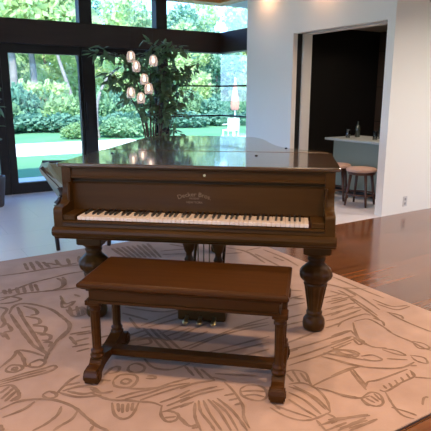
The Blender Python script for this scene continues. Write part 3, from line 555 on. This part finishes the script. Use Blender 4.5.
# ------------------------------------------------------------------ ceiling downlights
def downlight(x, y, watts, lab, size=.16, col=(1,.74,.5), cz=2.86):
    t = thing('ceiling_downlight', lab, 'lamp', (x, y, cz), 0)
    MB().lathe([(-.001,.095),(-.010,.095),(-.010,.072),(-.001,.070)], 0, 0, 24).build('trim_ring', M['plastic'], t)
    MB().lathe([(-.004,.070),(-.006,.070)], 0, 0, 20).build('lens', M['lampw'], t)
    l = bpy.data.lights.new('downlight', 'AREA'); l.shape = 'DISK'; l.size = size; l.energy = watts; l.color = col; l.spread = R(150)
    o = bpy.data.objects.new('downlight', l); C.objects.link(o); o.location = (x, y, cz-.02)
for p_ in ((-.4,-.6,40,'downlight above the camera'),(1.6,.6,22,'downlight over the bench side of the rug'),(.2,1.9,18,'downlight over the left of the rug'),(2.9,2.4,16,'downlight over the right of the piano'),(4.57,6.15,2,'downlight near the corner of the white wall',.16,(1,.5,.24)),(4.57,5.0,2,'downlight above the bar opening',.16,(1,.5,.24)),(4.4,1.6,34,'added fill downlight over the wood floor',.16,(1,.92,.83)),(6.2,2.2,44,'added fill downlight before the right wall',.16,(1,.92,.83)),(5.35,4.45,9,'added fill downlight over the bar stools',.16,(1,.8,.62),2.42),(6.6,5.4,4,'added fill downlight behind the bar counter',.16,(1,.8,.62),2.42)):  # neutral and bar downlights are unseen fill lamps, added to brighten wall and bar
    downlight(*p_)

# ------------------------------------------------------------------ garden
GZ = -.1
struct('lawn', MB().box(-60, 80, -50, 100, GZ-.25, GZ), M['lawn'], label='green lawn outside the windows')
struct('terrace', MB().box(-4, 9.5, YW+.15, YW+1.7, GZ-.2, -.04).box(-9, -4.15, -9, 9.3, GZ-.2, -.04).box(-9, 14, -10, -4.15, GZ-.2, -.04), M['patio'], label='paved terrace added outside the windows to bounce neutral light')  # terrace is added so neutral light, not green, bounces indoors
struct('path_garden', MB().box(-40, 6.9, 13.2, 16.6, GZ-.15, GZ+.01).box(8.3, 11.2, 13.0, 15.6, GZ-.15, GZ+.01), M['patio'], label='bright sunlit paving strip across the lawn')

def leaf_cloud(blobs, n, size, seed, drop=.0):
    rnd = random.Random(seed); mb = MB()
    tot = sum(b[3]*b[4]*b[5] for b in blobs)
    for b in blobs:
        for _ in range(max(8, int(n*b[3]*b[4]*b[5]/tot))):
            a = rnd.uniform(0, 2*PI); u = rnd.uniform(-1, 1); r = rnd.uniform(.45, 1)**.5; s = math.sqrt(1-u*u)
            p = Vector((b[0]+b[3]*r*s*math.cos(a), b[1]+b[4]*r*s*math.sin(a), b[2]+b[5]*r*u))
            if p.z < .02: p.z = rnd.uniform(.02, .2)
            d = Vector((rnd.uniform(-1,1), rnd.uniform(-1,1), rnd.uniform(-1,1)-drop)).normalized()
            e = d.cross(Vector((rnd.uniform(-1,1), rnd.uniform(-1,1), rnd.uniform(-1,1)))).normalized()
            L = size*rnd.uniform(.6,1.4); w = L*.42
            mb.add([p, p+d*L*.5+e*w, p+d*L, p+d*L*.5-e*w], [(0,1,2,3)])
    return mb
def crown(rnd, h, spread, low):
    bl = []
    for _ in range(9):
        z = rnd.uniform(low, h); k = 1-.35*abs((z-low)/(h-low)-.45)
        a = rnd.uniform(0, 2*PI); q = rnd.uniform(0, spread*.75)
        bl.append((q*math.cos(a), q*math.sin(a), z, spread*k*rnd.uniform(.4,.6), spread*k*rnd.uniform(.4,.6), spread*rnd.uniform(.3,.45)))
    return bl
protos = {}
def tree(kind, x, y, s, lab, group=None, rz=0):
    if kind not in protos:
        rnd = random.Random(hash(kind) % 97 if False else {'broad':3,'tall':7,'lime':12,'pale':21,'blue':31,'leaning':41,'arched':51}[kind])
        t = thing('garden_tree', lab, 'tree')
        spec = {'broad': (7.5, 3.2, 1.8, 'canopy1', 4200, .34), 'tall': (9.5, 2.6, 2.2, 'canopy1', 4200, .32), 'lime': (8, 3.2, 1.6, 'canopy2', 4200, .34),
                'pale': (8.5, 2.6, 4.4, 'canopy2', 2600, .34), 'blue': (8, 3.0, 1.2, 'canopy3', 4200, .34), 'leaning': (6.5, 1.8, 4.0, 'canopy2', 1600, .32), 'arched': (5.2, 1.6, 4.2, 'canopy2', 1200, .30)}[kind]
        h, sp, low, m, n, ls = spec
        pth = {'leaning': [(.9,0,-.1),(.55,0,1.4),(.1,0,3),(-.2,0,4.6)], 'arched': [(0,0,-.1),(-.08,0,1.0),(.05,0,2.1),(.45,0,3.0),(1.0,0,3.6),(1.5,0,3.9)]}.get(kind, [(0,0,-.1),(.06,.03,h*.3),(-.05,0,h*.55),(0,0,h*.8)])
        P = spline(pth, 5); r0 = {'pale': .20, 'leaning': .11, 'arched': .10}.get(kind, .22)
        MB().tube(P, [r0*(1-.55*k/len(P)) for k in range(len(P))], 10).build('trunk', M['trunk' if kind in ('pale','leaning','arched') else 'trunkd'], t)
        off = {'leaning': (-.2,0), 'arched': (1.3,0)}.get(kind, (0,0))
        bl = [(b[0]+off[0], b[1]+off[1], *b[2:]) for b in crown(rnd, h, sp, low)]
        leaf_cloud(bl, n, ls, 9+len(kind)).build('crown', M[m], t)
        protos[kind] = t
    else:
        t = copy_tree(protos[kind])
    t.location = (x, y, GZ); t.scale = (s, s, s); t.rotation_euler = (0,0,rz)
    t['label'] = lab
    if group: t['group'] = group
    elif 'group' in t: del t['group']
    return t
def pol(u, y):                       # ground position at depth y in the direction of the view
    a = R(31.9)+math.atan((u-215.5)/520.2/1.026); return (y*math.tan(a), y)
# trees, placed by the gap of the window through which each is seen
G1 = 'tall trees massed at the back of the garden'
k_ = 0
ks_ = ('blue','broad','lime','tall','lime','broad')
for row, (yy, ss, us) in enumerate(((34.5, .9, (-18,48,114,180,246)), (40, 1.0, (14,74,134,194,254)), (47.5, 1.15, (-20,34,88,142,196,250)))):
    for c_, u in enumerate(us):
        x, y = pol(u, yy+(c_ % 2)*1.2); tree(ks_[(c_*2+row) % 6], x, y, ss, 'tall leafy tree massed with others at the back of the garden', G1, c_*1.3+row)
for c_, (x, y) in enumerate(((-10,36),(-18,30),(-3,34),(-25,38),(30,27),(37,34),(33,18),(42,24))):
    tree(ks_[c_ % 6], x, y, 1.0, 'tall leafy tree massed with others at the back of the garden', G1, c_*1.1)
for kind, u, y, s, lab in (('pale',14,28.5,1.1,'thick pale trunked tree nearest the left edge of the glass door'),('pale',34,29,1.0,'straight pale trunked tree in the middle of the left glass door'),
        ('leaning',58,28,1.15,'slim pale tree leaning left, seen through the left glass door'),('leaning',77,29.5,1.15,'slim pale leaning tree beside the door post'),
        ('arched',97,17.5,.62,'small pale tree with an arched trunk, left of the indoor tree'),('lime',190,28.5,.62,'yellow green tree behind the corner window, left of the umbrella'),('blue',217,28.5,.6,'dark bluish green small tree behind the corner window')):
    x, y = pol(u, y); tree(kind, x, y, s, lab, None, R(-32))
# clipped shrubs in front of the trees
sproto = {}
def shrub(m, u, y, w, h, lab, group=None, seed=0):
    k = (m, seed)
    if k not in sproto:
        t = thing('garden_shrub', lab, 'shrub')
        leaf_cloud([(0,0,.55,.95,.8,.45),(-.5,.1,.45,.6,.6,.4),(.5,0,.45,.6,.6,.42),(0,.1,.8,.6,.5,.35)], 1500, .17, 60+seed).build('foliage', M[m], t)
        s_ = MB()
        for a in range(5): s_.tube([(.1*math.cos(a), .1*math.sin(a), 0), (.4*math.cos(a*1.3), .3*math.sin(a*1.3), .6)], .02, 5)
        s_.build('stems', M['trunkd'], t); sproto[k] = t
    else: t = copy_tree(sproto[k])
    x, y = pol(u, y); t.location = (x, y, GZ); t.scale = (w, w, h); t.rotation_euler = (0,0,u*.37)
    t['label'] = lab
    if group: t['group'] = group
    elif 'group' in t: del t['group']
G2 = 'leafy shrubs along the back of the lawn'
for i in range(12):
    shrub(('shrub1','shrub3','shrub1','shrub2')[i % 4], -8+25*i, 24.3+.8*((i*7) % 3), 1.1, 1.25+.2*((i*5) % 3), 'leafy shrub in the row along the back of the lawn', G2, i % 2)
G3 = 'low dark green hedge plants before the shrubs'
for i in range(9):
    shrub('shrub3', -6+32*i, 21.2+.5*(i % 2), 1.0, .62, 'low dark green hedge plant edging the far lawn', G3, 2)
shrub('shrub2', 76, 17.6, .55, .5, 'small yellow green bush at the right edge of the left glass door')
shrub('shrub1', 117, 17.5, .8, .62, 'rounded green bush seen below the indoor tree')
shrub('shrub1', 135, 18.2, .9, .7, 'rounded green bush behind the lowest pendant lamps')
# garden pots
def garden_pot(u, y, s, lab):
    x, y = pol(u, y)
    t = thing('garden_pot', lab, 'pot', (x, y, GZ), 0); t.scale = (s, s, s)
    MB().lathe([(0,.18),(.05,.24),(.5,.34),(.6,.30),(.64,.36),(.7,.36),(.7,.30),(.6,.26)], 0, 0, 20).build('urn', M['terracotta'], t)
    MB().lathe([(-.0,.30),(.0,.3),(.02,.28)], 0, 0, 16).build('base', M['terracotta'], t)
    leaf_cloud([(0,0,.85,.35,.35,.25)], 160, .16, 5).build('plant', M['canopy2'], t)
garden_pot(28, 26.3, 1.9, 'terracotta urn beyond the shrubs at left in the left glass door')
garden_pot(54, 26.3, 1.9, 'terracotta urn beyond the shrubs near the leaning trees')
# closed umbrella and white chair on the paving strip
x, y = pol(235, 14.6)
um = thing('patio_umbrella', 'closed faded red patio umbrella seen through the corner window', 'umbrella', (x, y, GZ+.01))
MB().lathe([(0,.24),(.05,.24),(.07,.05),(.09,.04)], 0, 0, 16).build('base', M['whitepaint'], um)
MB().tube([(0,0,.05), (0,0,2.0)], .022, 8).build('pole', M['whitepaint'], um)
MB().lathe([(.95,.10),(1.0,.15),(1.2,.16),(1.5,.10),(1.8,.05),(1.9,.02)], 0, 0, 24, 0, flute=((.9,1.95,8,.3),)).build('folded_canopy', M['redcloth'], um)
x, y = pol(231, 13.9)
gc = thing('garden_chair', 'white garden chair beside the closed umbrella', 'chair', (x, y, GZ+.01), R(-60)); gc.scale = (.85, .85, .85)
MB().cbox(-.24, .24, -.24, .24, .40, .45, .01).build('seat', M['whitepaint'], gc)
MB().cbox(-.24, .24, .20, .24, .45, .86, .01).build('backrest', M['whitepaint'], gc)
for sx in (-.21, .21):
    for sy in (-.21, .21): MB().box(sx-.02, sx+.02, sy-.02, sy+.02, 0, .41).build('leg', M['whitepaint'], gc)
    MB().box(sx-.02, sx+.02, -.23, .23, .62, .65).build('armrest', M['whitepaint'], gc)


# ------------------------------------------------------------------ light
w = bpy.data.worlds.new('World'); bpy.context.scene.world = w; w.use_nodes = True
nt = w.node_tree; bg = nt.nodes['Background']
sky = nt.nodes.new('ShaderNodeTexSky'); sky.sky_type = 'HOSEK_WILKIE'; sky.turbidity = 4; sky.ground_albedo = .4
sky.sun_direction = Vector((-.35, -.62, .70)).normalized()
tn = nt.nodes.new('ShaderNodeMix'); tn.data_type = 'RGBA'; tn.blend_type = 'MULTIPLY'; tn.inputs[0].default_value = 1; tn.inputs[7].default_value = (.80, .96, 1.30, 1)
nt.links.new(sky.outputs[0], tn.inputs[6]); nt.links.new(tn.outputs[2], bg.inputs[0]); bg.inputs[1].default_value = 15
sl = bpy.data.lights.new('sun', 'SUN'); sl.energy = 8.0; sl.angle = R(1.5); sl.color = (1, .93, .82)
so = bpy.data.objects.new('sun', sl); C.objects.link(so); so.rotation_euler = Vector((.35, .62, -.70)).to_track_quat('-Z', 'Y').to_euler()

# ------------------------------------------------------------------ camera
cam = bpy.data.cameras.new('camera'); co = bpy.data.objects.new('camera', cam); C.objects.link(co)
cam.sensor_fit = 'HORIZONTAL'; cam.sensor_width = 36; cam.lens = 36*520.2/431; cam.clip_start = .05; cam.clip_end = 500
co.location = (0, 0, 1.371); co.rotation_euler = (R(90-13.1), 0, R(-31.9))
sc = bpy.context.scene; sc.camera = co
vs = sc.view_settings; vs.view_transform = 'Standard'; vs.look = 'None'; vs.exposure = 0.36; vs.gamma = 1; vs.use_curve_mapping = False
sc.cycles.max_bounces = 8; sc.cycles.diffuse_bounces = 4; sc.cycles.glossy_bounces = 4; sc.cycles.transparent_max_bounces = 16; sc.cycles.transmission_bounces = 4
sc.cycles.caustics_reflective = False; sc.cycles.caustics_refractive = False; sc.cycles.sample_clamp_indirect = 6
